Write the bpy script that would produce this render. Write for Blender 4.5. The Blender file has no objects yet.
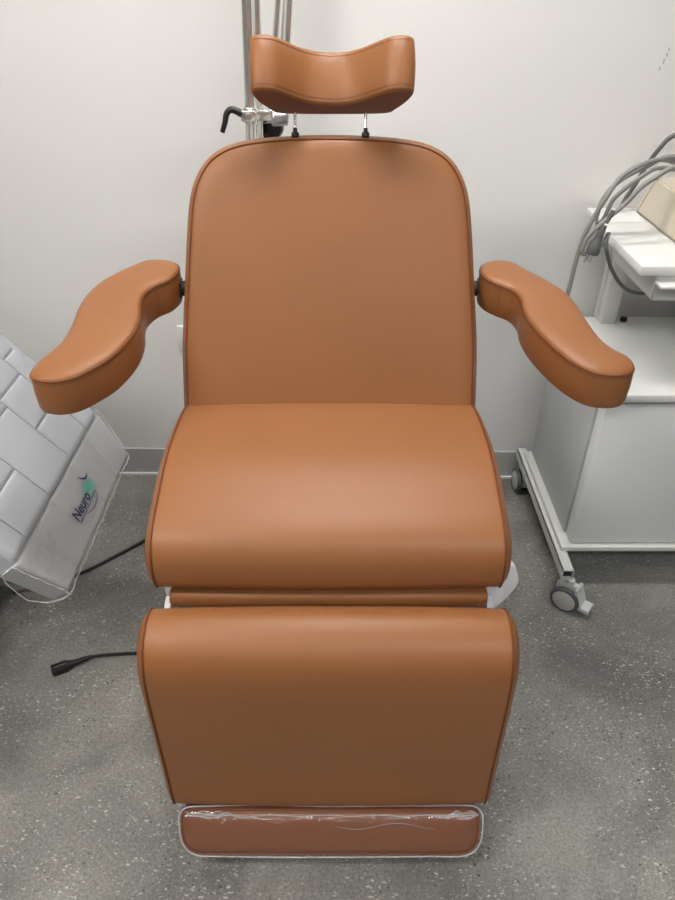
import bpy, bmesh, math, random
from mathutils import Vector, Matrix
random.seed(7)
V = Vector
sc = bpy.context.scene
COL = sc.collection

# ------------------------------------------------------------------ camera, light, exposure
cam_d = bpy.data.cameras.new('camera')
cam = bpy.data.objects.new('camera', cam_d); COL.objects.link(cam)
cam.location = (0, 0, 1.5)
cam.rotation_euler = (math.radians(90 - 35.4), 0, 0)
cam_d.sensor_fit = 'VERTICAL'; cam_d.sensor_height = 36
cam_d.lens = 36 * 676 / 900
cam_d.clip_start = 0.02
sc.camera = cam

w = bpy.data.worlds.new('world'); sc.world = w; w.use_nodes = True
w.node_tree.nodes['Background'].inputs[0].default_value = (0.8, 0.85, 1, 1)
w.node_tree.nodes['Background'].inputs[1].default_value = 0.3
sc.view_settings.view_transform = 'Standard'; sc.view_settings.look = 'None'
sc.view_settings.gamma = 1; sc.view_settings.use_curve_mapping = False
sc.view_settings.exposure = 0.82
# ceiling panels, the last two added unseen as front fill: (x, y, size x, size y, watt-like strength, colour)
PANELS = [(0.02, 1.30, 1.0, 0.25, 23.0, (1.0, 0.975, 0.94)),
          (-1.45, 0.10, 1.2, 0.3, 22.0, (1.0, 0.955, 0.89)),
          (-0.6, -1.5, 1.2, 0.3, 11.0, (1.0, 0.975, 0.93)),
          (1.2, -1.0, 1.2, 0.3, 18.0, (0.95, 0.98, 1.0))]
CEIL = 2.75

# ------------------------------------------------------------------ materials
def srgb(r, g, b):
    f = lambda c: (c / 12.92 if c <= 0.04045 else ((c + 0.055) / 1.055) ** 2.4)
    return (f(r / 255), f(g / 255), f(b / 255), 1)

def mat(name, col, rough=0.5, metal=0.0, spec=0.5, bump=0.0, bscale=300, var=0.0, vscale=6, coat=0.0):
    m = bpy.data.materials.new(name); m.use_nodes = True
    nt = m.node_tree; b = nt.nodes['Principled BSDF']
    b.inputs['Base Color'].default_value = col
    b.inputs['Roughness'].default_value = rough; b.inputs['Metallic'].default_value = metal
    b.inputs['Specular IOR Level'].default_value = spec
    b.inputs['Coat Weight'].default_value = coat
    tc = nt.nodes.new('ShaderNodeTexCoord')
    if bump:
        n = nt.nodes.new('ShaderNodeTexNoise'); n.inputs['Scale'].default_value = bscale; n.inputs['Detail'].default_value = 3
        nt.links.new(tc.outputs['Object'], n.inputs['Vector'])
        bp = nt.nodes.new('ShaderNodeBump'); bp.inputs['Strength'].default_value = bump; bp.inputs['Distance'].default_value = 0.002
        nt.links.new(n.outputs['Fac'], bp.inputs['Height']); nt.links.new(bp.outputs['Normal'], b.inputs['Normal'])
    if var:
        n2 = nt.nodes.new('ShaderNodeTexNoise'); n2.inputs['Scale'].default_value = vscale; n2.inputs['Detail'].default_value = 4
        nt.links.new(tc.outputs['Object'], n2.inputs['Vector'])
        cr = nt.nodes.new('ShaderNodeValToRGB')
        cr.color_ramp.elements[0].position = 0.3; cr.color_ramp.elements[1].position = 0.7
        cr.color_ramp.elements[0].color = [c * (1 - var) for c in col[:3]] + [1]
        cr.color_ramp.elements[1].color = [min(1, c * (1 + var)) for c in col[:3]] + [1]
        nt.links.new(n2.outputs['Fac'], cr.inputs['Fac']); nt.links.new(cr.outputs['Color'], b.inputs['Base Color'])
    return m

def emit(name, col, s):
    m = bpy.data.materials.new(name); m.use_nodes = True; nt = m.node_tree; nt.nodes.clear()
    e = nt.nodes.new('ShaderNodeEmission'); o = nt.nodes.new('ShaderNodeOutputMaterial')
    e.inputs[0].default_value = (*col, 1); e.inputs[1].default_value = s
    nt.links.new(e.outputs[0], o.inputs[0]); return m

def film(name, white=0.05, gloss=0.10, bscale=25, bstr=0.6):
    m = bpy.data.materials.new(name); m.use_nodes = True; nt = m.node_tree; nt.nodes.clear()
    N = nt.nodes.new
    o = N('ShaderNodeOutputMaterial'); t = N('ShaderNodeBsdfTransparent'); g = N('ShaderNodeBsdfGlossy'); d = N('ShaderNodeBsdfDiffuse')
    g.inputs['Roughness'].default_value = 0.07; d.inputs[0].default_value = (0.9, 0.9, 0.9, 1)
    tc = N('ShaderNodeTexCoord'); n = N('ShaderNodeTexNoise'); n.inputs['Scale'].default_value = bscale; n.inputs['Detail'].default_value = 4
    n.inputs['Distortion'].default_value = 1.2
    bp = N('ShaderNodeBump'); bp.inputs['Strength'].default_value = bstr; bp.inputs['Distance'].default_value = 0.01
    L = nt.links.new
    L(tc.outputs['Object'], n.inputs['Vector']); L(n.outputs['Fac'], bp.inputs['Height']); L(bp.outputs['Normal'], g.inputs['Normal'])
    m1 = N('ShaderNodeMixShader'); m1.inputs[0].default_value = white; L(t.outputs[0], m1.inputs[1]); L(d.outputs[0], m1.inputs[2])
    m2 = N('ShaderNodeMixShader'); m2.inputs[0].default_value = gloss; L(m1.outputs[0], m2.inputs[1]); L(g.outputs[0], m2.inputs[2])
    L(m2.outputs[0], o.inputs[0]); return m

LEATHER = mat('tan_leather', (0.285, 0.112, 0.038, 1), 0.40, spec=0.42, bump=0.22, bscale=700, var=0.03, vscale=5)
LEATHER_PLAIN = mat('tan_leather_welt', srgb(112, 62, 34), 0.55, spec=0.3)
UNDER = mat('dark_tan_leather', srgb(128, 74, 44), 0.5, spec=0.35, bump=0.2, bscale=700)
PADBROWN = mat('brown_leather', srgb(128, 76, 48), 0.42, spec=0.5, bump=0.2, bscale=700)
THREAD = mat('thread', srgb(214, 150, 108), 0.7)
THREAD_D = mat('dark_thread', srgb(96, 50, 26), 0.7)
WHITE = mat('white_plastic', srgb(236, 236, 236), 0.35)
WHITEMET = mat('white_painted_steel', srgb(222, 222, 220), 0.4)
CARTGREY = mat('cart_panel_grey', srgb(228, 230, 230), 0.42, var=0.01, vscale=3)
CARTWHITE = mat('cart_white', srgb(224, 225, 222), 0.38)
CARTFRAME = mat('cart_frame_grey', srgb(208, 210, 206), 0.4)
BEIGE = mat('beige_casing', srgb(206, 196, 178), 0.45, bump=0.1, bscale=900)
CHROME = mat('chrome', (0.95, 0.95, 0.93, 1), 0.24, metal=1)
STEEL = mat('satin_steel', (0.6, 0.6, 0.6, 1), 0.3, metal=1)
BLACK = mat('black_plastic', srgb(22, 22, 23), 0.38)
BLACKRUB = mat('black_cord', srgb(20, 20, 20), 0.5)
TYRE = mat('grey_rubber', srgb(82, 84, 86), 0.6)
HUBGREY = mat('wheel_grey', srgb(186, 186, 180), 0.5)
CABLE = mat('grey_cable', srgb(140, 140, 136), 0.45)
CABLE_D = mat('dark_grey_cable', srgb(92, 93, 94), 0.45)
GREYVINYL = mat('grey_vinyl', srgb(168, 171, 176), 0.4, spec=0.5, bump=0.12, bscale=60, var=0.015, vscale=8)
GREYVINYL_W = mat('grey_vinyl_foot', srgb(166, 168, 168), 0.4, spec=0.5, bump=0.12, bscale=60)
GREYBASE = mat('grey_base', srgb(92, 94, 96), 0.5)
FILM = film('clear_film', 0.015, 0.045, 18, 0.5)
FILM2 = film('clear_film_loose', 0.06, 0.08, 22, 0.9)
FILMEDGE = film('film_fold', 0.45, 0.25, 60, 0.8)
PURPLE = mat('logo_purple', srgb(44, 28, 78), 0.4)
TEAL = mat('logo_teal', srgb(92, 176, 156), 0.4)
MAUVE = mat('logo_mauve', srgb(134, 104, 138), 0.4)
BASEB = mat('baseboard_grey', srgb(186, 187, 186), 0.5)
CAULK = mat('caulk_white', srgb(240, 240, 238), 0.4)
CEILM = mat('ceiling_white', srgb(190, 190, 188), 0.8)

def wall_mat():
    m = mat('wall_paint', srgb(232, 231, 229), 0.62, spec=0.3, bump=0.05, bscale=120, var=0.008, vscale=2)
    return m
WALL = wall_mat()
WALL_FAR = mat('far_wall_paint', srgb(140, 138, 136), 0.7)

def floor_mat():
    m = bpy.data.materials.new('grey_flecked_vinyl'); m.use_nodes = True; nt = m.node_tree; b = nt.nodes['Principled BSDF']
    N = nt.nodes.new; L = nt.links.new
    tc = N('ShaderNodeTexCoord')
    def noise(s, d=5, dist=0.0):
        n = N('ShaderNodeTexNoise'); n.inputs['Scale'].default_value = s; n.inputs['Detail'].default_value = d
        n.inputs['Roughness'].default_value = 0.62; n.inputs['Distortion'].default_value = dist
        L(tc.outputs['Object'], n.inputs['Vector']); return n
    def ramp(src, p0, c0, p1, c1):
        r = N('ShaderNodeValToRGB'); r.color_ramp.elements[0].position = p0; r.color_ramp.elements[1].position = p1
        r.color_ramp.elements[0].color = c0; r.color_ramp.elements[1].color = c1; L(src, r.inputs['Fac']); return r
    def mix(fac, a, c, mode='MIX'):
        x = N('ShaderNodeMix'); x.data_type = 'RGBA'; x.blend_type = mode
        if hasattr(fac, 'links'): L(fac, x.inputs[0])
        else: x.inputs[0].default_value = fac
        for k, s in ((6, a), (7, c)):
            if hasattr(s, 'links'): L(s, x.inputs[k])
            else: x.inputs[k].default_value = s
        return x.outputs[2]
    big = ramp(noise(3.2, 6, 0.6).outputs['Fac'], 0.32, srgb(108, 107, 104), 0.72, srgb(156, 154, 149))
    fine = ramp(noise(170, 4).outputs['Fac'], 0.3, (0.5, 0.5, 0.5, 1), 0.72, (1.4, 1.39, 1.36, 1))
    c = mix(0.75, big.outputs['Color'], fine.outputs['Color'], 'MULTIPLY')
    # light flecks: short chips scattered in the vinyl
    for sc_, thr, cut, cc, st, rot in ((40, 0.17, 0.5, srgb(208, 206, 198), 2.2, .5), (52, 0.17, 0.5, srgb(200, 198, 190), 2.4, 2.0), (100, 0.24, 0.45, srgb(186, 184, 177), 1.6, 1.2), (75, 0.2, 0.6, srgb(52, 52, 51), 1.5, .2)):
        wn = noise(sc_ * 0.7, 2)
        mp = N('ShaderNodeMapping'); mp.inputs['Scale'].default_value = (1, st, 1); mp.inputs['Rotation'].default_value = (0, 0, rot)
        ad = N('ShaderNodeVectorMath'); ad.operation = 'MULTIPLY_ADD'
        L(wn.outputs['Color'], ad.inputs[0]); ad.inputs[1].default_value = (0.02,) * 3; L(tc.outputs['Object'], ad.inputs[2])
        v = N('ShaderNodeTexVoronoi'); v.inputs['Scale'].default_value = sc_; L(ad.outputs[0], mp.inputs['Vector']); L(mp.outputs[0], v.inputs['Vector'])
        lt = N('ShaderNodeMath'); lt.operation = 'LESS_THAN'; L(v.outputs['Distance'], lt.inputs[0]); lt.inputs[1].default_value = thr
        sx = N('ShaderNodeSeparateColor'); L(v.outputs['Color'], sx.inputs[0])
        gt = N('ShaderNodeMath'); gt.operation = 'GREATER_THAN'; L(sx.outputs[0], gt.inputs[0]); gt.inputs[1].default_value = cut
        clump = ramp(noise(5, 2).outputs['Fac'], 0.4, (0.25, 0.25, 0.25, 1), 0.58, (1, 1, 1, 1))
        mu = N('ShaderNodeMath'); mu.operation = 'MULTIPLY'; L(lt.outputs[0], mu.inputs[0]); L(gt.outputs[0], mu.inputs[1])
        mu2 = N('ShaderNodeMath'); mu2.operation = 'MULTIPLY'; L(mu.outputs[0], mu2.inputs[0]); L(clump.outputs['Color'], mu2.inputs[1])
        mu3 = N('ShaderNodeMath'); mu3.operation = 'MULTIPLY'; L(mu2.outputs[0], mu3.inputs[0]); mu3.inputs[1].default_value = 0.85
        c = mix(mu3.outputs[0], c, cc)
    L(c, b.inputs['Base Color'])
    rr = ramp(noise(9, 4).outputs['Fac'], 0.3, (0.42, 0.42, 0.42, 1), 0.7, (0.6, 0.6, 0.6, 1)); L(rr.outputs['Color'], b.inputs['Roughness'])
    b.inputs['Specular IOR Level'].default_value = 0.4
    bp = N('ShaderNodeBump'); bp.inputs['Strength'].default_value = 0.15; bp.inputs['Distance'].default_value = 0.001
    L(noise(220, 3).outputs['Fac'], bp.inputs['Height']); L(bp.outputs['Normal'], b.inputs['Normal'])
    return m
FLOOR = floor_mat()

# ------------------------------------------------------------------ mesh helpers
def root_of(o):
    while o.parent: o = o.parent
    return o

def obj(name, bm, m, parent=None, smooth=True, angle=42, label=None):
    bmesh.ops.recalc_face_normals(bm, faces=bm.faces)
    if parent is not None:
        bmesh.ops.translate(bm, vec=-root_of(parent).location, verts=bm.verts)
    for f in bm.faces: f.smooth = smooth
    if smooth:
        a = math.radians(angle)
        for e in bm.edges:
            if len(e.link_faces) == 2 and e.calc_face_angle(0) > a: e.smooth = False
    me = bpy.data.meshes.new(name); bm.to_mesh(me); bm.free()
    if m: me.materials.append(m)
    o = bpy.data.objects.new(name, me); COL.objects.link(o)
    if parent is not None: o.parent = parent
    if label: o['label'] = label
    return o

def thing(name, label, cat, loc, group=None):
    o = bpy.data.objects.new(name, None); COL.objects.link(o); o.location = loc
    o.empty_display_size = 0.1
    o['label'] = label; o['category'] = cat
    if group: o['group'] = group
    bpy.context.view_layer.update()
    return o

def struct(name, bm, m, smooth=False):
    o = obj(name, bm, m, None, smooth); o['kind'] = 'structure'; return o

def box(bm, x0, x1, y0, y1, z0, z1, bev=0.0, seg=2, M=None):
    r = bmesh.ops.create_cube(bm, size=1.0)
    vs = r['verts']
    for v in vs:
        v.co = V((x0 + (v.co.x + .5) * (x1 - x0), y0 + (v.co.y + .5) * (y1 - y0), z0 + (v.co.z + .5) * (z1 - z0)))
    if M is not None:
        for v in vs: v.co = M @ v.co
    if bev:
        es = {e for v in vs for e in v.link_edges}
        bmesh.ops.bevel(bm, geom=list(es), offset=bev, segments=seg, affect='EDGES', profile=0.5)
    return bm

def B(*a, **k): return box(bmesh.new(), *a, **k)

def ring_axes(t):
    up = V((0, 0, 1)) if abs(t.z) < 0.9 else V((1, 0, 0))
    a = t.cross(up).normalized(); return a, t.cross(a).normalized()

def tube(bm, pts, r, seg=10, closed=False, caps=True):
    pts = [V(p) for p in pts]; n = len(pts); rings = []
    rs = r if isinstance(r, (list, tuple)) else [r] * n
    a = None
    for i in range(n):
        if closed: t = (pts[(i + 1) % n] - pts[i - 1])
        else: t = pts[min(i + 1, n - 1)] - pts[max(i - 1, 0)]
        t = t.normalized()
        if a is None: a, _ = ring_axes(t)
        a = (a - t * a.dot(t)).normalized(); b = t.cross(a)
        rings.append([bm.verts.new(pts[i] + (a * math.cos(q) + b * math.sin(q)) * rs[i]) for q in [2 * math.pi * k / seg for k in range(seg)]])
    m = n if closed else n - 1
    for i in range(m):
        A_, B_ = rings[i], rings[(i + 1) % n]
        if closed and i == n - 1:   # best twist match
            off = min(range(seg), key=lambda k: (A_[0].co - B_[k].co).length); B_ = B_[off:] + B_[:off]
        for k in range(seg):
            bm.faces.new((A_[k], A_[(k + 1) % seg], B_[(k + 1) % seg], B_[k]))
    if not closed and caps:
        bm.faces.new(rings[0][::-1]); bm.faces.new(rings[-1])
    return bm

def cyl(bm, p0, p1, r, seg=24, bev=0.0, r1=None):
    p0, p1 = V(p0), V(p1); r1 = r if r1 is None else r1
    if bev:
        d = (p1 - p0).normalized()
        return tube(bm, [p0, p0 + d * bev * .3, p0 + d * bev, p1 - d * bev, p1 - d * bev * .3, p1], [r - bev, r - bev * .3, r, r1, r1 - bev * .3, r1 - bev], seg)
    return tube(bm, [p0, p1], [r, r1], seg)

def catmull(pts, n, closed=False):
    pts = [V(p) for p in pts]; m = len(pts); dense = []
    segs = m if closed else m - 1
    for i in range(segs):
        g = lambda k: pts[k % m] if closed else pts[max(0, min(m - 1, k))]
        p0, p1, p2, p3 = g(i - 1), g(i), g(i + 1), g(i + 2)
        for s in range(16):
            t = s / 16
            dense.append(0.5 * ((2 * p1) + (p2 - p0) * t + (2 * p0 - 5 * p1 + 4 * p2 - p3) * t * t + (3 * p1 - p0 - 3 * p2 + p3) * t ** 3))
    if not closed: dense.append(pts[-1])
    return resample(dense, n, closed)

def resample(P, n, closed):
    P = [V(p) for p in P]; Q = P + [P[0]] if closed else P
    L = [0]
    for i in range(1, len(Q)): L.append(L[-1] + (Q[i] - Q[i - 1]).length)
    out = []; j = 0
    for k in range(n):
        s = L[-1] * k / (n if closed else n - 1)
        while j < len(L) - 2 and L[j + 1] < s: j += 1
        t = (s - L[j]) / max(1e-9, L[j + 1] - L[j]); out.append(Q[j].lerp(Q[j + 1], t))
    return out

def fillet_poly(pts, n=160):
    """pts: (a, b, r) corners of a closed polygon, each rounded with radius r -> n even points."""
    out = []; m = len(pts)
    for i in range(m):
        p = V(pts[i][:2]); r = pts[i][2]; a = V(pts[i - 1][:2]) - p; b = V(pts[(i + 1) % m][:2]) - p
        la, lb = a.length, b.length; a.normalize(); b.normalize()
        ang = a.angle(b); d = min(r / max(1e-6, math.tan(ang / 2)), la * .48, lb * .48)
        p0, p1 = p + a * d, p + b * d
        for k in range(9):
            t = k / 8; out.append(p0 * (1 - t) ** 2 + p * 2 * t * (1 - t) + p1 * t * t)
    return resample([v.to_3d() for v in out], n, True)

def normals2d(P):
    n = len(P); area = sum(P[i].x * P[(i + 1) % n].y - P[(i + 1) % n].x * P[i].y for i in range(n))
    s = 1 if area > 0 else -1; N = []
    for i in range(n):
        t = (P[(i + 1) % n] - P[i - 1]).normalized(); N.append(V((t.y * s, -t.x * s, 0)))
    return N

def inset_rings(P, values):
    """Outline P moved inward by each value, keeping the points evenly spread so corners never fold over."""
    out = {}; n = len(P)
    for sign in (1, -1):
        cur, Q = 0.0, [p.copy() for p in P]
        for val in sorted({v * sign for v in values if v * sign > 0}):
            k = max(1, math.ceil((val - cur) / .0012)); d = (val - cur) / k
            for _ in range(k):
                N = normals2d(Q); T = [p - nn * d * sign for p, nn in zip(Q, N)]
                keep = []
                for i in range(n):      # drop points whose neighbours have crossed
                    if (T[(i + 1) % n] - T[i]).dot(Q[(i + 1) % n] - Q[i]) > 0 and (T[i] - T[i - 1]).dot(Q[i] - Q[i - 1]) > 0: keep.append(T[i])
                Q = T if len(keep) == n else keep
                if len(Q) < n or _ % 3 == 2: Q = resample(Q, n, True)
            cur = val; out[val * sign] = [q.copy() for q in Q]
    out[0] = P
    return out

def slab(P, layers, frame, bm=None):
    """Loft a closed outline P through layers (height, inset); frame = (origin, ua, ub, un)."""
    bm = bm or bmesh.new(); O, ua, ub, un = [V(f) for f in frame]; rings = []
    IR = inset_rings(P, [i for h, i in layers])
    for h, ins in layers:
        rings.append([bm.verts.new(O + ua * p.x + ub * p.y + un * h) for p in IR[ins if ins else 0]])
    n = len(P)
    for A_, B_ in zip(rings, rings[1:]):
        for k in range(n): bm.faces.new((A_[k], A_[(k + 1) % n], B_[(k + 1) % n], B_[k]))
    bm.faces.new(rings[0][::-1]); bm.faces.new(rings[-1])
    return bm

def loop_on(P, h, ins, frame):
    O, ua, ub, un = [V(f) for f in frame]
    return [O + ua * p.x + ub * p.y + un * h for p in inset_rings(P, [ins])[ins]]

def welt(P, h, ins, frame, r=0.0016, parent=None, m=None, name='piping'):
    return obj(name, tube(bmesh.new(), loop_on(P, h, ins, frame), r, 8, True), m or LEATHER_PLAIN, parent)

def dashes(path, parent, name='stitching', step=0.0052, dash=0.0034, r=0.0006, m=None, closed=False):
    P = [V(p) for p in path]; L = sum((P[i + 1] - P[i]).length for i in range(len(P) - 1)); n = max(2, int(L / step))
    Q = resample(P, n * 3 + 1, False); bm = bmesh.new()
    for i in range(n): tube(bm, [Q[i * 3], Q[i * 3 + 1], Q[i * 3 + 2]], [r * .5, r, r * .5], 5)
    return obj(name, bm, m or THREAD, parent)

# ------------------------------------------------------------------ room
X0, X1, Y0 = -3.2, 2.6, -3.0
WY = lambda x: 1.957 - 0.016 * x          # the back wall runs very slightly askew
def wall_quad(ya, yb, za, zb, xa, xb):
    bm = bmesh.new(); vs = []
    for x, y in ((xa, WY(xa) + ya), (xb, WY(xb) + ya), (xb, WY(xb) + yb), (xa, WY(xa) + yb)):
        vs.append((bm.verts.new((x, y, za)), bm.verts.new((x, y, zb))))
    for i in range(4):
        a, b = vs[i], vs[(i + 1) % 4]; bm.faces.new((a[0], b[0], b[1], a[1]))
    bm.faces.new([v[0] for v in vs][::-1]); bm.faces.new([v[1] for v in vs]); return bm
struct('floor', B(X0, X1, Y0, 2.1, -0.08, 0), FLOOR)
struct('ceiling', B(X0, X1, Y0, 2.1, CEIL, CEIL + 0.08), CEILM)
struct('wall_back', wall_quad(0, 0.12, 0, CEIL, X0, X1), WALL)
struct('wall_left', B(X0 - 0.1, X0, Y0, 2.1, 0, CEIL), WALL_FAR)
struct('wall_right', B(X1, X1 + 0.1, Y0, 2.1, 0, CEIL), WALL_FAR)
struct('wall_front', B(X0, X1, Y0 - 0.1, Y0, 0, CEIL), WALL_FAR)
struct('baseboard_back', wall_quad(-0.008, 0.0, 0.006, 0.112, X0, X1), BASEB)
struct('trim_1', wall_quad(-0.016, -0.006, 0.0, 0.008, X0, X1), CAULK)

LAB = ['ceiling light panel above the tan treatment chair', 'ceiling light panel beyond the grey recliner',
       'added fill light panel at the left behind the viewer', 'added fill light panel at the right behind the viewer']
for i, (x, y, sx, sy, s, c) in enumerate(PANELS):
    t = thing('ceiling_light', LAB[i], 'ceiling light', (x, y, CEIL), 'ceiling light panels')
    bm = bmesh.new(); f = 0.025
    box(bm, x - sx/2 - f, x + sx/2 + f, y - sy/2 - f, y - sy/2, CEIL - 0.03, CEIL); box(bm, x - sx/2 - f, x + sx/2 + f, y + sy/2, y + sy/2 + f, CEIL - 0.03, CEIL)
    box(bm, x - sx/2 - f, x - sx/2, y - sy/2, y + sy/2, CEIL - 0.03, CEIL); box(bm, x + sx/2, x + sx/2 + f, y - sy/2, y + sy/2, CEIL - 0.03, CEIL)
    obj('frame', bm, WHITEMET, t)
    obj('diffuser', B(x - sx/2, x + sx/2, y - sy/2, y + sy/2, CEIL - 0.024, CEIL - 0.014), emit('panel_glow_%d' % i, c, s), t)

# wall socket plate, half hidden by the chair back
t = thing('wall_outlet', 'white wall outlet plate low on the wall behind the chair back', 'outlet', (-0.472, WY(-.472), 0.51))
yw = WY(-0.47)
obj('cover_plate', B(-0.507, -0.435, yw - 0.007, yw + 0.001, 0.50, 0.585, 0.002), WHITE, t)
bm = bmesh.new(); box(bm, -0.487, -0.455, yw - 0.0095, yw - 0.005, 0.548, 0.575, 0.002); box(bm, -0.487, -0.455, yw - 0.0095, yw - 0.005, 0.51, 0.537, 0.002)
obj('socket', bm, WHITEMET, t)

# scuffs on the paint
bm = bmesh.new()
for (dx, dz, l) in ((0, 0, .012), (.004, .014, .009), (-.006, -.016, .008), (.006, .026, .007)):
    x = 0.817 + dx; box(bm, x - .0018, x + .0018, WY(x) - 0.0006, WY(x) + 0.0002, 1.313 + dz - l/2, 1.313 + dz + l/2)
o = struct('trim_2', bm, mat('scuff_grey', srgb(182, 183, 186), 0.7)); o['label'] = 'small grey scuff marks on wall'

# ------------------------------------------------------------------ the tan treatment chair
XC = -0.016
K = lambda Y, z: (0.97 * Y, 1.5 - 0.97 * (1.5 - z))
chair = thing('treatment_chair', 'tan leather reclining treatment chair with splayed armrests and contoured headrest', 'treatment chair', (XC, 1.15, 0))
YZ = ((XC, 0, 0), (0, 1, 0), (0, 0, 1), (1, 0, 0))

# seat
P = [V((*K(a, b - .009), 0)) for a, b in [(1.246, .737), (1.237, .7505), (1.19, .7525), (1.05, .7425), (.955, .719), (.905, .702), (.876, .684), (.858, .655), (.853, .622), (.859, .594), (.885, .580), (1.0, .584), (1.228, .60), (1.246, .62)]]
P = catmull(P, 150, True)
def wide(hw, g=0.014):
    hw += .006; g += .002; half = [(hw, .032), (hw - .0015, .021), (hw - .006, .012), (hw - g + .003, .004), (hw - g, .0015), (hw - g - .006, .001), (hw - g - .03, .000), (hw - .13, -.003), (hw - .24, -.0045)]
    return [(-h, i) for h, i in half] + [(h, i) for h, i in half[::-1]]
def taper(bm):       # the seat narrows a little at its rear corners
    for v in bm.verts:
        t_ = max(0, min(1, (v.co.y - 1.04) / .17)); v.co.x = XC + (v.co.x - XC) * (1 - .034 * t_ * t_)
    return bm
seat = obj('seat', taper(slab(P, wide(.315), YZ)), LEATHER, chair)
for s in (-1, 1): obj('piping', taper(tube(bmesh.new(), loop_on(P, s * .304, .0003, YZ), .0016, 8, True)), LEATHER_PLAIN, seat)
# leg rest
P = catmull([V((a, b - .009, 0)) for a, b in [(.826, .562), (.811, .590), (.788, .601), (.765, .600), (.740, .589), (.719, .568), (.705, .536), (.699, .49), (.696, .40), (.694, .25), (.691, .165), (.697, .142), (.715, .135), (.79, .137), (.812, .15), (.816, .30), (.822, .46), (.827, .53)]], 170, True)
leg = obj('leg_rest', slab(P, wide(.322), YZ), LEATHER, chair)
for s in (-1, 1): welt(P, s * .311, .0003, YZ, parent=leg)
# rolled flap between seat and leg rest
P = fillet_poly([(.832, .551, .017), (.832, .588, .017), (.876, .590, .016), (.876, .555, .016)], 48)
flap = obj('hinge_flap', slab(P, [(-.288, .012), (-.2865, .004), (-.282, 0), (-.1, -.001), (0, .0005), (.12, -.001), (.282, 0), (.2865, .004), (.288, .012)], YZ), LEATHER, chair)
dashes([(XC + .272, .8315, z) for z in (.560, .568, .577)] + [(XC + .272, .842, .5885)], flap, m=THREAD)

# backrest
ct, st = math.cos(math.radians(24)), math.sin(math.radians(24))
S = V((0, st, ct)); NB = V((0, -ct, st)); OB = V((XC, 1.2, .77))
BK = (OB, (1, 0, 0), S, NB)
half = [(.309, -.05), (.3075, .1), (.299, .21), (.287, .346), (.278, .408), (.263, .448), (.239, .480), (.203, .502), (.153, .5145), (.078, .521)]
P2 = [V((a, b, 0)) for a, b in half] + [V((0, .523, 0))] + [V((-a, b, 0)) for a, b in half[::-1]]
PB = resample(catmull(P2, 200) + [V((-.310, -.07, 0)), V((-.296, -.085, 0)), V((-.28, -.097, 0)), V((-.26, -.1, 0)), V((.26, -.1, 0)), V((.28, -.097, 0)), V((.296, -.085, 0)), V((.310, -.07, 0))], 220, True)
lay = [(-.105, .045), (-.10, .03), (-.085, .014), (-.06, .004), (-.035, 0), (-.014, .004), (-.003, .012), (0, .0155), (.0005, .0165), (.003, .022), (.005, .04), (.0065, .06)]
back = obj('backrest', slab(PB, lay, BK), LEATHER, chair)
welt(PB, .0005, .0150, BK, parent=back)
obj('back_shell', slab(PB, [(-.125, .042), (-.122, .034), (-.100, .028)], BK), WHITE, chair, label='white rear shell of the backrest')

# headrest: contoured pillow, the outline lies across the backrest direction
ch, shd = math.cos(math.radians(30)), math.sin(math.radians(30))
SH, NH = V((0, shd, ch)), V((0, -ch, shd))
HK = (V((-.009, 1.450, 1.2695)), (1, 0, 0), NH, SH)
out = [(-.149, .106), (-.141, .113), (-.125, .115), (-.103, .107), (-.078, .085), (-.054, .065), (-.028, .054), (0, .050), (.028, .054), (.054, .068), (.078, .088), (.103, .107), (.125, .113), (.141, .109), (.149, .101),
       (.150, .085), (.140, .056), (.126, .030), (.112, .010), (.07, .004), (0, .003), (-.07, .004), (-.110, .009), (-.125, .030), (-.140, .056), (-.150, .088)]
PH = catmull([V((a * .978, b * 1.0, 0)) for a, b in out], 150, True)
head = obj('headrest', slab(PH, [(0, .015), (.0, .004), (.002, .0012), (.005, 0), (.027, -.0018), (.048, -.0025), (.07, -.0018), (.089, 0), (.092, .0012), (.094, .004), (.095, .010), (.096, .02)], HK), LEATHER, chair)
obj('underside', slab(PH, [(-.0012, .008), (-.0012, .004), (.0004, .003)], HK), UNDER, head, label='darker underside of the headrest')
for h in (.0095, .0855):
    lp = loop_on(PH, h, -.0008, HK)
    fr = [p for p, q in zip(lp, PH) if q.y > .048 and (abs(q.x) < .140)]
    i0 = max(range(len(fr)), key=lambda i: (fr[i] - fr[i - 1]).length); fr = fr[i0:] + fr[:i0]
    dashes(fr, head, m=THREAD_D, r=.0007)
for x in (-.082, .0545):
    p0 = OB + S * .48 + NB * -.012; p1 = OB + S * .578 + NB * -.012; p0.x = p1.x = x
    rod = obj('headrest_rod', cyl(bmesh.new(), p0, p1, .0032, 12), CHROME, chair, label='thin chrome headrest rod')
    q = OB + S * .513 + NB * -.012; q.x = x
    bm = cyl(bmesh.new(), q, q + S * .010, .0075, 20, .002); cyl(bm, q + S * .010, q + S * .018, .0042, 16, .0012)
    obj('collar', bm, BLACK, rod)

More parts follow.
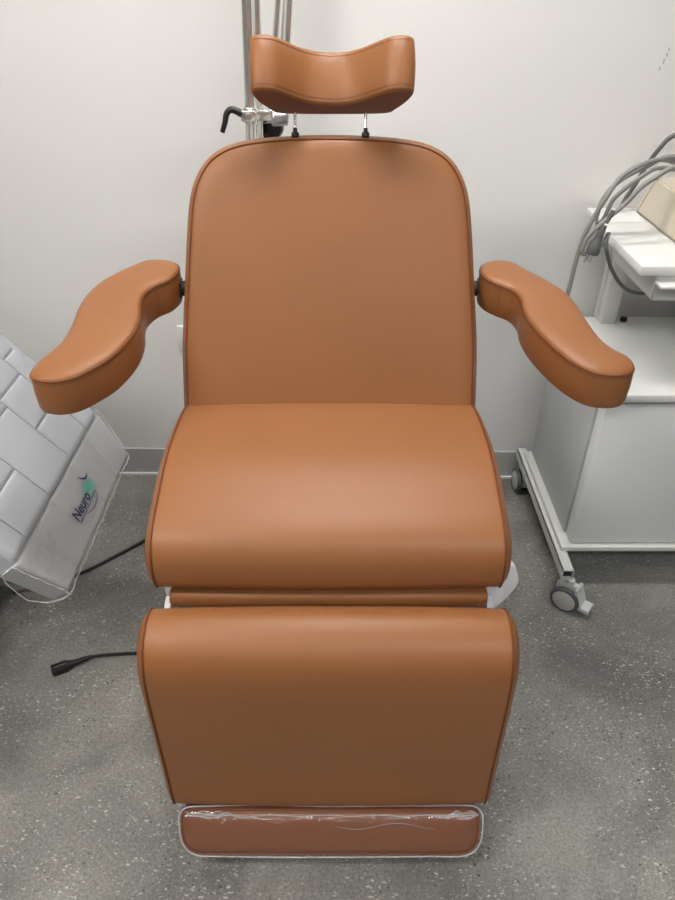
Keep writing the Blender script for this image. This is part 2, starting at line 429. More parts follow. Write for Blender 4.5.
# armrests
RA = [(-.524, 1.018), (-.518, 1.002), (-.501, .994), (-.475, .992), (-.446, 1.003), (-.418, 1.030), (-.393, 1.065), (-.374, 1.120), (-.370, 1.172), (-.378, 1.219), (-.380, 1.252), (-.366, 1.285), (-.341, 1.308), (-.327, 1.340), (-.329, 1.365), (-.345, 1.381), (-.369, 1.387), (-.397, 1.385), (-.421, 1.368), (-.452, 1.335), (-.476, 1.300), (-.490, 1.258), (-.494, 1.208), (-.491, 1.153), (-.494, 1.108), (-.505, 1.077), (-.518, 1.046)]
LA = [(.512, 1.038), (.507, 1.021), (.489, 1.011), (.466, 1.009), (.436, 1.017), (.407, 1.046), (.381, 1.096), (.360, 1.158), (.354, 1.205), (.356, 1.240), (.346, 1.272), (.324, 1.290), (.304, 1.310), (.293, 1.335), (.294, 1.355), (.307, 1.375), (.334, 1.384), (.365, 1.376), (.388, 1.347), (.423, 1.305), (.450, 1.258), (.461, 1.201), (.467, 1.149), (.476, 1.108), (.490, 1.080), (.509, 1.058)]
ARM = (V((0, 0, .94 - .17)), (1, 0, 0), (0, 1, .17), (0, 0, 1))
for pts, sgn, lb in ((RA, -1, 'armrest at the side of the grey recliner'), (LA, 1, 'armrest at the side of the white cart')):
    PA = catmull([V((a, b, 0)) for a, b in pts], 130, True)
    a = obj('armrest', slab(PA, [(-.075, .03), (-.075, .010), (-.071, .003), (-.063, .0005), (-.035, -.001), (-.012, 0), (-.003, .0012), (-.0005, .0030), (.0015, .006), (.004, .014), (.006, .026), (.0065, .034)], ARM), LEATHER, chair, label=lb)
    welt(PA, -.0045, .0002, ARM, .0012, a)
    lp = loop_on(PA, -.0095, -.0006, ARM)
    dashes(lp + lp[:1], a, m=THREAD_D, step=.006, dash=.004, r=.0006)
    # vertical seam in the boxing near the pivot, pivot bracket
    xin = sgn * .301 + (XC if sgn < 0 else -0.012)
    px = -.330 if sgn < 0 else .298
    bm = cyl(bmesh.new(), (px + sgn * .012, 1.352, .955), (XC + sgn * .27, 1.352, .955), .016, 20, .002)
    box(bm, *sorted((px + sgn * .02, px - sgn * .004)), 1.335, 1.372, .938, .972, .003)
    obj('pivot_bracket', bm, BLACK, a, label='black armrest pivot')
    k = min(range(len(PA)), key=lambda i: (PA[i].xy - V((sgn * .352 - (.014 if sgn < 0 else .026), 1.290 if sgn < 0 else 1.287)).xy).length)
    l1, l2 = loop_on(PA, -.010, -.0006, ARM)[k], loop_on(PA, -.062, -.0004, ARM)[k]
    dashes([l1, (l1 + l2) / 2 + V((0, -.0006, 0)), l2], a, m=THREAD_D)

# foot rest pad under the leg rest, wrapped in clear film
A0, A1 = V((XC + .002, .690, .127)), V((XC + .002, .632, .052))
ub = (A0 - A1).normalized(); un = V((0, ub.z * -1, ub.y)).normalized(); hF = (A0 - A1).length
FK = (A1, (1, 0, 0), ub, un)
PF = fillet_poly([(-.298, 0, .07), (.298, 0, .07), (.305, hF, .026), (-.305, hF, .026)], 160)
foot = obj('foot_rest', slab(PF, [(-.06, .03), (-.058, .012), (-.045, .002), (-.02, 0), (-.006, .003), (.001, .009), (.005, .02), (.006, .03)], FK), PADBROWN, chair)
welt(PF, -.002, .004, FK, .002, foot, UNDER)
lp = loop_on(PF, .0035, .011, FK); tp = sorted([p for p, q in zip(lp, PF) if q.y > hF * .93], key=lambda p: p.x)
dashes(tp, foot, m=THREAD, step=.0055, r=.0009)
def wob(v, a, s): return V((math.sin(v.x * s + v.z * 31), math.sin(v.y * s * 1.3 + v.x * 17), math.sin(v.z * s * .8 + v.x * 23))) * a
bm = slab(PF, [(-.062, .02), (-.06, .004), (-.04, -.004), (-.018, -.0045), (-.004, .001), (.005, .008), (.009, .02), (.010, .03)], FK)
for v in bm.verts: v.co += wob(v.co, .0008, 80)
cover = obj('plastic_cover', bm, FILM, foot, label='clear plastic film around the foot pad')
bm = bmesh.new()
tube(bm, [p + wob(p, .0012, 60) for p in loop_on(PF, -.004, -.003, FK)], .0017, 6, True)
for k in range(3):   # crumpled folds at the ends of the top edge
    for s, x0, x1 in ((-1, .29, .215 - .03 * k), (1, .295, .24 - .02 * k)):
        pts = [A0 + V((s * (x0 + (x1 - x0) * q / 10), 0, 0)) - ub * (.004 + .004 * k + .003 * math.sin(q * 1.3 + k * 2 + s)) + un * (.009 + .002 * math.sin(q * 2.1 + k)) for q in range(11)]
        tube(bm, pts, [.0004] + [.0011] * 9 + [.0004], 5)
tube(bm, [A0 + V((-.29 + .58 * q / 40, 0, 0)) - ub * (.010 + .0012 * math.sin(q * .9)) + un * .0095 for q in range(41)], .0011, 6)
tube(bm, [A0 + V((.01 + .2 * q / 14, 0, 0)) - ub * (.030 + .006 * math.sin(q * .55)) + un * .0115 for q in range(15)], [.0002] + [.0004] * 13 + [.0002], 5)
obj('film_edge', bm, FILMEDGE, foot, label='whitish folded rim of the film')

# white hinge plates and the curved release paddle
for s in (-1, 1):
    bm = bmesh.new()
    PH1 = fillet_poly([(.855, .552, .02), (.855, .62, .01), (1.0, .62, .01), (1.0, .585, .03), (.90, .552, .03)], 60)
    slab(PH1, [(-.009, .003), (-.007, 0), (.007, 0), (.009, .003)], ((XC + s * .290, 0, 0), (0, 1, 0), (0, 0, 1), (1, 0, 0)), bm)
    PH2 = fillet_poly([(.838, .40, .01), (.838, .552, .024), (.90, .552, .024), (.90, .40, .01)], 60)
    slab(PH2, [(-.007, .003), (-.005, 0), (.005, 0), (.007, .003)], ((XC + s * .296, 0, 0), (0, 1, 0), (0, 0, 1), (1, 0, 0)), bm)
    obj('hinge_plate', bm, WHITE, chair, label='white hinge plate')
lev = [(.270, .475), (.284, .515), (.296, .535), (.304, .560), (.310, .590), (.318, .601), (.330, .594), (.341, .566), (.341, .546), (.326, .512), (.305, .478), (.285, .455)]
PL = catmull([V((a, b, 0)) for a, b in lev], 70, True)
bm = slab(PL, [(-.010, .004), (-.008, .001), (-.004, 0), (.004, 0), (.008, .001), (.010, .004)], ((0, .905, 0), (1, 0, 0), (0, 0, 1), (0, -1, 0)))
obj('release_paddle', bm, WHITE, chair, label='white curved release paddle')

# frame and base below the seat
bm = bmesh.new(); box(bm, XC - .24, XC + .24, .93, 1.20, .565, .602, .006)
obj('seat_frame', bm, WHITEMET, chair)
bm = B(XC - .13, XC + .13, .97, 1.25, .10, .57, .02); obj('lift_column', bm, WHITE, chair)
bm = B(XC - .24, XC + .24, .84, 1.42, .03, .11, .02); base = obj('base', bm, WHITE, chair)
for x in (-.2, .2):
    for y in (.88, 1.38): obj('foot', cyl(bmesh.new(), (XC + x, y, 0), (XC + x, y, .032), .025, 20), BLACK, base)

# ------------------------------------------------------------------ grey reclining lounge at the left
gr = thing('treatment_recliner', 'pale grey quilted vinyl recliner with a plastic-wrapped foot section by the wall', 'recliner', (-1.2, 1.2, 0))
GU = V((.62, 0, -.7846)); GN = V((.7846, 0, .62)); GO = V((-.598, 0, .60))
def pad(u0, u1, v0, v1, O, U, Nn, thick, r, groove, parent, name, m, nu=120, nv=110, puff=.004, lift=lambda u, v: 0, vmap=lambda u, v: v):
    bm = bmesh.new(); top = []
    for i in range(nu + 1):
        row = []
        for j in range(nv + 1):
            u = u0 + (u1 - u0) * (0.5 - 0.5 * math.cos(math.pi * i / nu)) if False else u0 + (u1 - u0) * i / nu
            v = v0 + (v1 - v0) * j / nv
            d = [u - u0, u1 - u, v - v0, v1 - v]; h = 0
            for q in d:
                if q < r: h -= r - math.sqrt(max(0, r * r - (r - q) ** 2))
            h = max(h, -thick * .9)
            h -= groove(u, v); h += lift(u, v)
            row.append(bm.verts.new(O + U * u + V((0, vmap(u, v), 0)) + Nn * h))
        top.append(row)
    for i in range(nu):
        for j in range(nv): bm.faces.new((top[i][j], top[i + 1][j], top[i + 1][j + 1], top[i][j + 1]))
    edge = [top[i][0] for i in range(nu + 1)] + [top[nu][j] for j in range(1, nv + 1)] + [top[i][nv] for i in range(nu - 1, -1, -1)] + [top[0][j] for j in range(nv - 1, 0, -1)]
    low = []
    for v in edge:
        c = v.co - O; u = c.dot(U); low.append(bm.verts.new(O + U * u + V((0, c.y, 0)) - Nn * thick))
    n = len(edge)
    for k in range(n): bm.faces.new((edge[k], low[k], low[(k + 1) % n], edge[(k + 1) % n]))
    bm.faces.new(low)
    return obj(name, bm, m, parent, angle=70)
ROWS = [.915, .97, 1.10, 1.235, 1.352, 1.40]
JOINT = {0: (-.20, -.42), 1: (-.093, -.27, -.45), 2: (-.175, -.35, -.53), 3: (-.100, -.195, -.38), 4: (-.24, -.46), 5: ()}
def brick(u, v):
    d = 9
    for q in ROWS[1:-1]: d = min(d, abs(v - q))
    k = max([i for i, q in enumerate(ROWS) if v >= q] or [0])
    for q in JOINT[k]: d = min(d, abs(u - q))
    return .0034 * math.exp(-(d / .0032) ** 2) - .0022 * min(1, d / .022) ** .6
ls = pad(-.66, .005, .905, 1.432, GO, GU, GN, .10, .022, brick, gr, 'leg_section', GREYVINYL, 330, 270)
# seams sewn into the quilting
GTH = mat('grey_seam', srgb(126, 128, 131), .7)
bm = bmesh.new(); q = lambda u, v: GO + GU * u + V((0, v, 0)) + GN * -.0026
for v in ROWS[1:-1]: tube(bm, [q(-.63 + .615 * k / 30, v) for k in range(31)], .0011, 6)
for k, us in JOINT.items():
    for u in us:
        va, vb = (ROWS[k], ROWS[k + 1]) if k < 5 else (ROWS[5], 1.42)
        tube(bm, [q(u, max(va, .93) + (min(vb, 1.415) - max(va, .93)) * i / 6) for i in range(7)], .0011, 6)
obj('quilt_seam', bm, GTH, ls)
# sewn seam along the near edge
dashes([GO + GU * (-.3 + .29 * k / 20) + V((0, .918, 0)) + GN * -.0005 for k in range(21)], ls, m=mat('grey_thread', srgb(120, 122, 124), .7))
FU = V((.53, 0, -.848)); FN = V((.848, 0, .53)); FO = V((-.594, 0, .577))
vm = lambda u, v: 1.172 + (v - 1.172) * (1 - 1.15 * u)
def ribs(u, v):
    g = 0; d = 9
    for q in (.985, 1.100, 1.215, 1.335): g = max(g, math.exp(-((v - q) / .003) ** 2)); d = min(d, abs(v - q))
    return .002 * g - .002 * min(1, d / .03)
fs = pad(-.018, .108, .908, 1.436, FO, FU, FN, .048, .010, ribs, gr, 'foot_section', GREYVINYL_W, 70, 260, vmap=vm)
# loose clear cover on the foot section
rnd = random.Random(3)
bm = bmesh.new(); rings = []
for (off, hh) in ((-.006, -.060), (-.010, -.03), (-.008, -.004), (-.001, .005), (.012, .0065)):
    u0, u1, v0, v1 = off - .018, .108 - off, .906 + off, 1.438 - off
    ring = []
    for a, b, n in (((u0, v0), (u1, v0), 8), ((u1, v0), (u1, v1), 30), ((u1, v1), (u0, v1), 8), ((u0, v1), (u0, v0), 30)):
        for k in range(n):
            t_ = k / n; uu = a[0] + (b[0] - a[0]) * t_; ring.append(bm.verts.new(FO + FU * (uu + rnd.uniform(-.0012, .0012)) + V((0, vm(uu, a[1] + (b[1] - a[1]) * t_) + rnd.uniform(-.001, .001), 0)) + FN * (hh + rnd.uniform(-.0008, .0008))))
    rings.append(ring)
for A_, B_ in zip(rings, rings[1:]):
    for k in range(len(A_)): bm.faces.new((A_[k], A_[(k + 1) % len(A_)], B_[(k + 1) % len(A_)], B_[k]))
bm.faces.new(rings[-1])
obj('plastic_cover', bm, FILM2, fs, label='clear plastic cover on the foot section')
bm = bmesh.new()
e = lambda u, v, h: FO + FU * u + V((0, v, 0)) + FN * h
em = lambda u, v, h: e(u, vm(u, v), h)
tube(bm, [em(.114 + .0012 * math.sin(k * 1.7), .908 + .53 * k / 40, -.003 + .0012 * math.sin(k)) for k in range(41)], .0012, 6)
tube(bm, [em(-.020 + .134 * k / 16, .902 + .0015 * math.sin(k * 1.9), .001 + .001 * math.sin(k * 1.1)) for k in range(17)], .0013, 6)
tube(bm, [em(.114, .904, -.001), em(.110, .893, -.016), em(.092, .883, -.034), em(.06, .880, -.046), em(.03, .884, -.040), em(-.006, .886, -.026), em(-.024, .889, -.012), em(-.021, .902, .0)], .0012, 6)
tube(bm, [em(.114, 1.436, 0), em(.06, 1.442, 0), em(.0, 1.442, .002)], .0011, 6)
obj('film_edge', bm, FILMEDGE, fs, label='whitish welded rim of the film')
# the printed logo
def letters(txt, u, v, size, m, name, off=.0006):
    c = bpy.data.curves.new(name, 'FONT'); c.body = txt; c.size = size; c.shear = .12; c.offset = off; c.extrude = .0002
    tmp = bpy.data.objects.new(name, c); COL.objects.link(tmp); bpy.context.view_layer.update()
    me = bpy.data.meshes.new_from_object(tmp.evaluated_get(bpy.context.evaluated_depsgraph_get())); bpy.data.objects.remove(tmp)
    me.name = name; me.materials.clear(); me.materials.append(m)
    o = bpy.data.objects.new(name, me); COL.objects.link(o)
    X, Yv = V((0, 1, 0)), -FU
    M = Matrix((X, Yv, X.cross(Yv))).transposed().to_4x4(); M.translation = e(u, v, .0092) - gr.location
    o.parent = fs; o.matrix_local = M; return o
letters('Neuro', .0580, 1.0930, .0325, PURPLE, 'logo_lettering')
bm = bmesh.new()
for (v, h, wd) in ((1.198, .020, .0042), (1.2065, .028, .0036), (1.2135, .030, .0045), (1.222, .021, .0055), (1.232, .030, .0065), (1.242, .022, .0042)):
    q = [(.0765, v), (.0765, v + wd), (.0765 - h, v + wd + h * .25), (.0765 - h, v + h * .25)]
    bm.faces.new([bm.verts.new(e(a - .0205, b - .024, .0080)) for a, b in q])
for k in range(2):
    bm.faces.new([bm.verts.new(e(a - .0205, b - .024, .0081)) for a, b in ((.0765 - .017 * k, 1.205), (.0765 - .017 * k, 1.241), (.070 - .017 * k, 1.243), (.070 - .017 * k, 1.207))])
obj('logo_wordmark', bm, TEAL, fs, smooth=False)
def arc(pts, wid, m, name):
    bm = bmesh.new(); C = catmull([V((a, b, 0)) for a, b in pts], 24); n = len(C); L_ = []
    for i in range(n):
        t_ = (C[min(i + 1, n - 1)] - C[max(i - 1, 0)]).normalized(); ww = wid * math.sin(math.pi * (i + .5) / n) * .5
        C[i] = C[i]; L_.append([bm.verts.new(e(C[i].x - .0205 + s * t_.y * ww, C[i].y - .024 - s * t_.x * ww, .0082)) for s in (-1, 1)])
    for a, b in zip(L_, L_[1:]): bm.faces.new((a[0], a[1], b[1], b[0]))
    return obj(name, bm, m, fs, smooth=False)
arc([(.029, 1.222), (.040, 1.229), (.047, 1.238), (.047, 1.250), (.040, 1.2545)], .0055, PURPLE, 'logo_crescent')
arc([(.075, 1.238), (.0865, 1.231), (.0945, 1.218), (.0975, 1.200), (.0965, 1.182), (.092, 1.165), (.085, 1.150)], .0045, MAUVE, 'logo_swoosh')
bm = bmesh.new(); r2 = random.Random(5); v = 1.121
while v < 1.232:
    l = r2.uniform(.0016, .0042); h = r2.choice((.0022, .0022, .0034)); uu = .0865 - (v - 1.121) * .03
    bm.faces.new([bm.verts.new(e(a - .0205, b - .024, .0080)) for a, b in ((uu, v), (uu, v + l), (uu - h, v + l + h * .25), (uu - h, v + h * .25))]); v += l + .0012
obj('logo_tagline', bm, PURPLE, fs, smooth=False)
# rest of the recliner, running out of the frame
bm = bmesh.new()
bs = B(-1.75, -.955, .98, 1.46, .02, .34, .02); obj('base', bs, GREYBASE, gr)
obj('lift_column', B(-1.5, -1.15, 1.08, 1.34, .33, .82, .02), GREYBASE, gr)
obj('carriage', B(-1.9, -.98, 1.0, 1.36, .80, .90, .01), GREYBASE, gr)
bm = bmesh.new(); tube(bm, [(-1.0, 1.18, .86), (-.90, 1.18, .76), (-.70, 1.18, .585), (-.655, 1.18, .50)], .02, 12); obj('link_bar', bm, GREYBASE, gr)
pad(0, .62, .905, 1.432, V((-1.60, 0, 1.085)), V((1, 0, -.06)).normalized(), V((.06, 0, 1)).normalized(), .11, .03, lambda u, v: 0, gr, 'seat_section', GREYVINYL, 30, 30)
obj('backrest', B(-2.2, -1.60, .905, 1.432, .99, 1.10, .03), GREYVINYL, gr)

# ------------------------------------------------------------------ white equipment cart on the right
cart = thing('equipment_cart', 'white and grey wheeled equipment cart with cabinet, post and top shelf', 'cart', (.95, 1.65, 0))
cx0, cx1, cy0, cy1 = .662, 1.26, 1.425, 1.875
cab = obj('cabinet', B(cx0, cx1, cy0 + .052, cy1, .155, .632, .004), mat('cart_body_shaded', srgb(190, 193, 194), .45), cart)  # body grey set darker than the door to paint in the side's shade
door = obj('door', B(cx0 + .004, cx1 - .004, cy0, cy0 + .048, .160, .615, .006), CARTGREY, cart, label='flat grey cabinet door')
obj('door_handle', B(1.16, 1.20, cy0 - .012, cy0 + .001, .40, .52, .004), CARTFRAME, door)
top = obj('cabinet_top', B(cx0 - .006, cx1 + .006, cy0 - .006, cy1 + .005, .632, .655, .005), CARTWHITE, cart)
obj('bolt', cyl(bmesh.new(), (.842, 1.845, .654), (.842, 1.845, .668), .010, 16, .003), BLACK, top)
obj('bottom_tray', B(cx0 - .022, cx1 + .022, cy0 - .012, cy1 + .01, .138, .155, .003), CARTFRAME, cart)
for x in (.643, 1.28):
    bm = bmesh.new(); ya, yb, za, zb, hw, wt = 1.335, 1.925, .105, .140, .0165, .0025
    box(bm, x - hw, x + hw, ya, yb, zb - wt, zb); box(bm, x - hw, x + hw, ya, yb, za, za + wt)
    box(bm, x - hw, x - hw + wt, ya, yb, za, zb); box(bm, x + hw - wt, x + hw, ya, yb, za, zb)
    rail = obj('base_rail', bm, CARTFRAME, cart, label='open-ended square steel base rail')
    obj('bore_shade', B(x - hw + .002, x + hw - .002, ya + .012, yb - .012, za + .002, zb - .002), BLACK, rail)  # black filler painting the shade inside the hollow rail
def caster(x, y, ang, brake):
    r, zc = .042, .042; ax = V((math.cos(ang), math.sin(ang), 0)); fw = V((-ax.y, ax.x, 0)); c = V((x, y, zc))
    if fw.y > 0: fw = -fw
    bm = bmesh.new(); cyl(bm, c + V((0, 0, .038)) , c + V((0, 0, .064)), .010, 16)
    Mx = Matrix((ax, fw, V((0, 0, 1)))).transposed().to_4x4(); Mx.translation = c
    box(bm, -.010, .010, -.030, .030, -.008, .046, .004, 2, Mx)
    f = obj('caster', bm, CARTFRAME, cart, label='twin-wheel caster' + (' with brake pedal' if brake else ''))
    for s in (-1, 1):
        a, b = c + ax * s * .011, c + ax * s * .028
        wh = obj('wheel', cyl(bmesh.new(), a, b, r, 36, .006), TYRE, f)
        # one level only: hub disc sits on the wheel face
        obj('wheel_hub', cyl(bmesh.new(), b - ax * s * .004, b + ax * s * .0012, r - .009, 32, .002), HUBGREY, f)
    if brake:
        bm = bmesh.new()
        box(bm, -.020, .020, .036, .042, -.020, .036, .002, 2, Mx @ Matrix.Rotation(.35, 4, 'X'))
        box(bm, -.020, .020, .040, .070, -.014, -.007, .002, 2, Mx)
        obj('brake_pedal', bm, CARTFRAME, f)
caster(.657, 1.335, math.radians(232), True); caster(.648, 1.872, math.radians(184), False)
caster(1.28, 1.345, math.radians(232), True); caster(1.28, 1.88, math.radians(195), False)
for x in (.790, 1.18):
    bm = bmesh.new(); box(bm, x - .022, x + .022, 1.825, 1.868, .653, .938, .003); box(bm, x - .030, x - .020, 1.850, 1.866, .668, .93, .001)
    obj('post', bm, CARTFRAME, cart)
sh = obj('top_shelf', B(.680, 1.30, 1.468, 1.800, .936, .960, .005), CARTWHITE, cart)
obj('rear_ledge', B(.695, 1.30, 1.802, 1.925, .940, .960, .003), CARTWHITE, sh)
# tray that tapers under the shelf
bm = bmesh.new()
q = [(.722, 1.475, .936), (1.26, 1.475, .936), (1.26, 1.80, .936), (.722, 1.80, .936), (.738, 1.50, .864), (1.25, 1.50, .864), (1.25, 1.77, .864), (.738, 1.77, .864)]
vs = [bm.verts.new(p) for p in q]
for f in ((0, 1, 2, 3), (7, 6, 5, 4), (0, 4, 5, 1), (1, 5, 6, 2), (2, 6, 7, 3), (3, 7, 4, 0)): bm.faces.new([vs[i] for i in f])
bmesh.ops.bevel(bm, geom=bm.edges[:], offset=.003, segments=2, affect='EDGES')
tray = obj('under_tray', bm, CARTFRAME, cart)
obj('pull_lip', B(.724, 1.24, 1.444, 1.482, .914, .922, .003), CARTWHITE, tray)

# beige instrument on the shelf
dev = thing('desktop_instrument', 'cream coloured instrument box on the top shelf of the cart', 'instrument', (1.0, 1.72, .960))
bm = bmesh.new()
q = [(.812, 1.54, .963), (1.28, 1.54, .963), (1.28, 1.890, .963), (.812, 1.890, .963), (.826, 1.58, 1.060), (1.27, 1.58, 1.060), (1.27, 1.850, 1.060), (.826, 1.850, 1.060)]
vs = [bm.verts.new(p) for p in q]
for f in ((0, 1, 2, 3), (7, 6, 5, 4), (0, 4, 5, 1), (1, 5, 6, 2), (2, 6, 7, 3), (3, 7, 4, 0)): bm.faces.new([vs[i] for i in f])
bmesh.ops.bevel(bm, geom=bm.edges[:], offset=.006, segments=3, affect='EDGES')
obj('casing', bm, BEIGE, dev)
for x, y in ((.86, 1.59), (1.24, 1.59), (.86, 1.88), (1.24, 1.88)): obj('foot', cyl(bmesh.new(), (x, y, .9604), (x, y, .966), .012, 14), BLACK, dev)
obj('rear_cover', tube(bmesh.new(), [(.8130, 1.868, .966), (.8262, 1.832, 1.056), (.838, 1.830, 1.0605)], .0018, 6), mat('casing_seam', srgb(150, 140, 124), .6), dev, label='seam of the rear cover')

# cables hung over the cart
def cord(name, label, pts, r, m, n=90, cat='cable', group=None):
    t = thing(name, label, cat, pts[len(pts) // 2], group)
    obj('cable', tube(bmesh.new(), catmull(pts, n), r, 10), m, t); return t
coil = [(.583, 1.62, .72), (.580, 1.62, .80), (.583, 1.62, .860), (.585, 1.62, .920), (.592, 1.62, .981), (.606, 1.62, 1.024), (.623, 1.62, 1.066), (.645, 1.63, 1.102), (.672, 1.64, 1.122), (.711, 1.65, 1.138), (.76, 1.67, 1.140), (.83, 1.69, 1.118), (.93, 1.71, 1.085), (1.02, 1.72, 1.068),
        (1.10, 1.70, 1.068), (1.10, 1.66, 1.068), (1.0, 1.65, 1.070), (.88, 1.63, 1.098), (.80, 1.62, 1.134), (.756, 1.61, 1.136), (.717, 1.60, 1.117), (.689, 1.60, 1.094), (.666, 1.60, 1.062), (.633, 1.60, 1.028), (.598, 1.60, .990), (.587, 1.60, .955), (.593, 1.60, .942), (.612, 1.60, .949), (.634, 1.60, .969), (.645, 1.61, .988)]
coil2 = [(.628, 1.665, 1.000), (.632, 1.665, 1.042), (.646, 1.66, 1.078), (.666, 1.66, 1.098), (.69, 1.66, 1.114), (.722, 1.66, 1.130), (.756, 1.67, 1.144), (.80, 1.68, 1.142), (.90, 1.72, 1.10), (1.0, 1.75, 1.070), (1.06, 1.77, 1.069), (1.08, 1.80, 1.069), (1.0, 1.80, 1.069), (.90, 1.75, 1.088), (.80, 1.70, 1.112), (.756, 1.69, 1.117), (.726, 1.68, 1.105), (.693, 1.68, 1.078), (.667, 1.68, 1.05), (.660, 1.68, 1.030), (.650, 1.675, 1.000), (.634, 1.67, .990)]
c1 = cord('power_cord', 'light grey power cord looped over the cart shelf with a three-prong plug', coil, .0056, CABLE, 260)
bm = bmesh.new()
tube(bm, [(.626, 1.595, 1.012), (.622, 1.595, 1.000), (.6185, 1.595, .985), (.616, 1.595, .976), (.614, 1.595, .968), (.611, 1.595, .950), (.610, 1.595, .944)], [.006, .0085, .0095, .010, .015, .0165, .015], 14)
tube(bm, [(.640, 1.60, 1.045), (.634, 1.598, 1.03), (.628, 1.596, 1.016)], .0055, 8)
plug = obj('plug', bm, CABLE_D, c1, label='dark grey moulded plug')
for dx, dz in ((-.009, 0), (.006, -.002), (-.002, .002)):
    a = V((.609 + dx, 1.595 + dx * .3, .946 + dz)); b_ = a + V((-.005, 0, -.021))
    obj('prong', tube(bmesh.new(), [a, b_], .0022, 8), STEEL, plug)
obj('cable', tube(bmesh.new(), catmull(coil2, 220), .0056, 10), CABLE, c1)
cord('signal_cable', 'dark grey cable arching up over the back of the cream instrument', [(.770, 1.88, .968), (.778, 1.885, .990), (.795, 1.88, 1.035), (.803, 1.875, 1.065), (.814, 1.87, 1.096), (.826, 1.86, 1.127), (.842, 1.86, 1.149), (.866, 1.86, 1.160), (.91, 1.86, 1.150), (.96, 1.84, 1.10), (.98, 1.82, 1.064)], .0058, CABLE_D)
obj('cable_tail', tube(bmesh.new(), catmull([(.650, 1.62, .985), (.640, 1.60, .972), (.642, 1.59, .955), (.652, 1.595, .935), (.668, 1.60, .905), (.705, 1.60, .862), (.750, 1.60, .842), (.80, 1.60, .848), (.86, 1.60, .859)], 70), .0046, 10), CABLE_D, c1, label='darker tail drooping under the shelf')

# ------------------------------------------------------------------ chrome stand behind the chair
stn = thing('equipment_stand', 'chrome pole stand with clamp and black lever behind the chair', 'stand', (-.20, 1.77, 0))
def at(a, b, z):   # extend a leaning pole to height z
    a, b = V(a), V(b); return a + (b - a) * ((z - a.z) / (b.z - a.z))
pa, pb = (-.206, 1.75, 1.189), (-.196, 1.75, 1.447)
pole = obj('pole', cyl(bmesh.new(), at(pa, pb, .10), at(pa, pb, 2.05), .0138, 24), CHROME, stn)
qa, qb = (-.1905, 1.79, 1.182), (-.1815, 1.79, 1.445)
obj('rear_pole', cyl(bmesh.new(), at(qa, qb, .10), at(qa, qb, 2.05), .012, 24), CHROME, stn)
for (a, b, r) in (((-.141, 1.80, 1.381), (-.132, 1.80, 1.445), .0075), ((-.128, 1.84, 1.374), (-.120, 1.84, 1.444), .0045), ((-.115, 1.82, 1.375), (-.108, 1.82, 1.444), .0088)):
    obj('slanted_rod', cyl(bmesh.new(), at(a, b, 1.20), at(a, b, 2.0), r, 16), CHROME, stn)
bm = bmesh.new(); cyl(bm, (-.2055, 1.75, 1.205), (-.204, 1.75, 1.239), .0185, 24, .003); box(bm, -.226, -.19, 1.728, 1.772, 1.210, 1.234, .003)
box(bm, -.19, -.125, 1.75, 1.775, 1.208, 1.232, .003)
clamp = obj('clamp', bm, CHROME, stn)
obj('bolt', cyl(bmesh.new(), (-.2055, 1.722, 1.222), (-.2055, 1.735, 1.222), .007, 16), STEEL, clamp)
obj('tightening_knob', cyl(bmesh.new(), (-.155, 1.745, 1.215), (-.118, 1.755, 1.215), .017, 24, .004), STEEL, clamp)
bm = tube(bmesh.new(), catmull([(-.222, 1.735, 1.226), (-.236, 1.735, 1.233), (-.248, 1.735, 1.235), (-.258, 1.733, 1.226), (-.263, 1.73, 1.208), (-.271, 1.728, 1.188)], 24), [.0085 - .003 * k / 23 for k in range(24)], 12)
obj('clamp_lever', bm, BLACK, clamp, label='black bent clamp lever')
bm = bmesh.new(); cyl(bm, (-.166, 1.80, 1.186), (-.160, 1.825, 1.186), .030, 28, .004)
for k in range(6):
    a = k * math.pi / 3; cyl(bm, (-.166 + .02 * math.cos(a), 1.794, 1.186 + .02 * math.sin(a)), (-.166 + .02 * math.cos(a), 1.802, 1.186 + .02 * math.sin(a)), .006, 12)
obj('joint_wheel', bm, BLACK, stn, label='black star wheel joint')
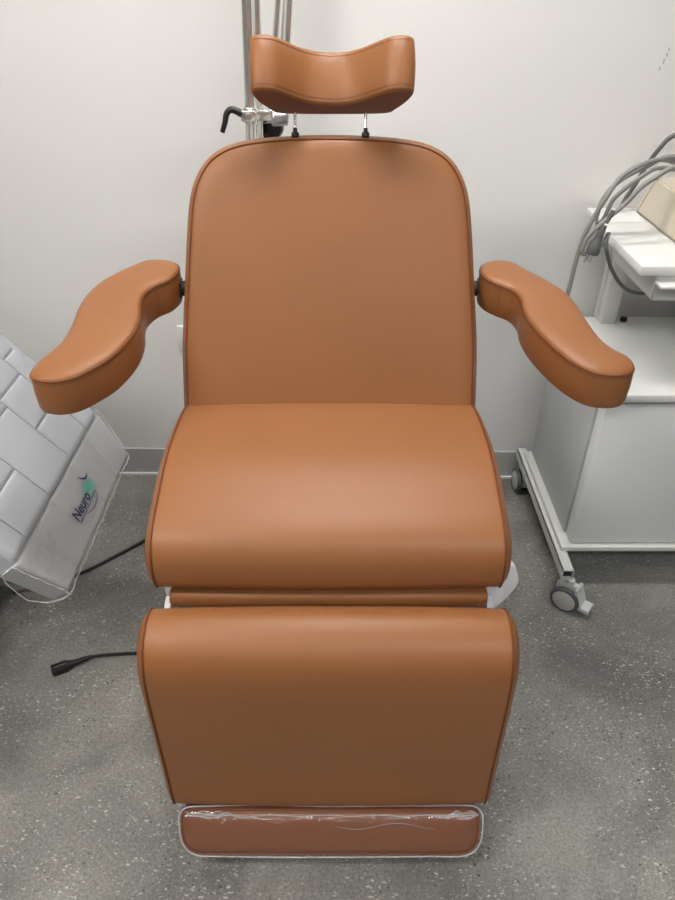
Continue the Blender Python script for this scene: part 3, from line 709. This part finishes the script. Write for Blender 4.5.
bm = bmesh.new(); box(bm, -.186, -.12, 1.795, 1.845, 1.195, 1.212, .003); obj('rod_bracket', bm, STEEL, stn)
bm = bmesh.new()
for k in range(5):
    a = math.pi * .5 + k * 2 * math.pi / 5; cyl(bm, (-.225, 1.76, .085), (-.225 + .17 * math.cos(a), 1.76 + .17 * math.sin(a), .055), .014, 12)
cyl(bm, (-.225, 1.76, .055), (-.225, 1.76, .12), .05, 24, .004)
bs = obj('base', bm, BLACK, stn)
for k in range(5):
    a = math.pi * .5 + k * 2 * math.pi / 5; x, y = -.225 + .165 * math.cos(a), 1.76 + .165 * math.sin(a)
    obj('wheel', cyl(bmesh.new(), (x - .01, y, .024), (x + .01, y, .024), .024, 18, .003), BLACK, bs)

# ------------------------------------------------------------------ cords on the floor
c = cord('floor_cord', 'black cord on the floor running from beneath the grey recliner', [(-.955, 1.38, .0052), (-.86, 1.405, .0052), (-.776, 1.46, .0052), (-.708, 1.519, .0052), (-.63, 1.592, .0052), (-.54, 1.68, .0052), (-.42, 1.75, .0052), (-.34, 1.78, .0052)], .005, BLACKRUB, 60)
c = cord('power_cord', 'black power lead on the floor with its socket end beside the leg rest', [(-.655, 1.147, .010), (-.633, 1.154, .007), (-.59, 1.160, .0048), (-.537, 1.163, .0042), (-.45, 1.16, .0042), (-.35, 1.15, .0042), (-.262, 1.15, .0042)], .004, BLACKRUB, 50)
d = (V((-.655, 1.147, 0)) - V((-.744, 1.101, 0))).normalized(); Mx = Matrix((d, V((-d.y, d.x, 0)), V((0, 0, 1)))).transposed().to_4x4(); Mx.translation = V((-.744, 1.101, 0))
bm = bmesh.new(); box(bm, 0, .042, -.0135, .0135, .001, .021, .003, 2, Mx)
pts = [Mx @ V((x, 0, .011)) for x in (.038, .048, .056, .070, .088, .102)]
tube(bm, pts, [.0128, .0120, .0085, .0075, .0065, .005], 14)
con = obj('socket_connector', bm, BLACK, c)
obj('connector_ridge', B(.004, .040, -.0008, .0008, .0205, .0217, .0003, 1, Mx), mat('mould_line', srgb(120, 120, 118), .4), con)
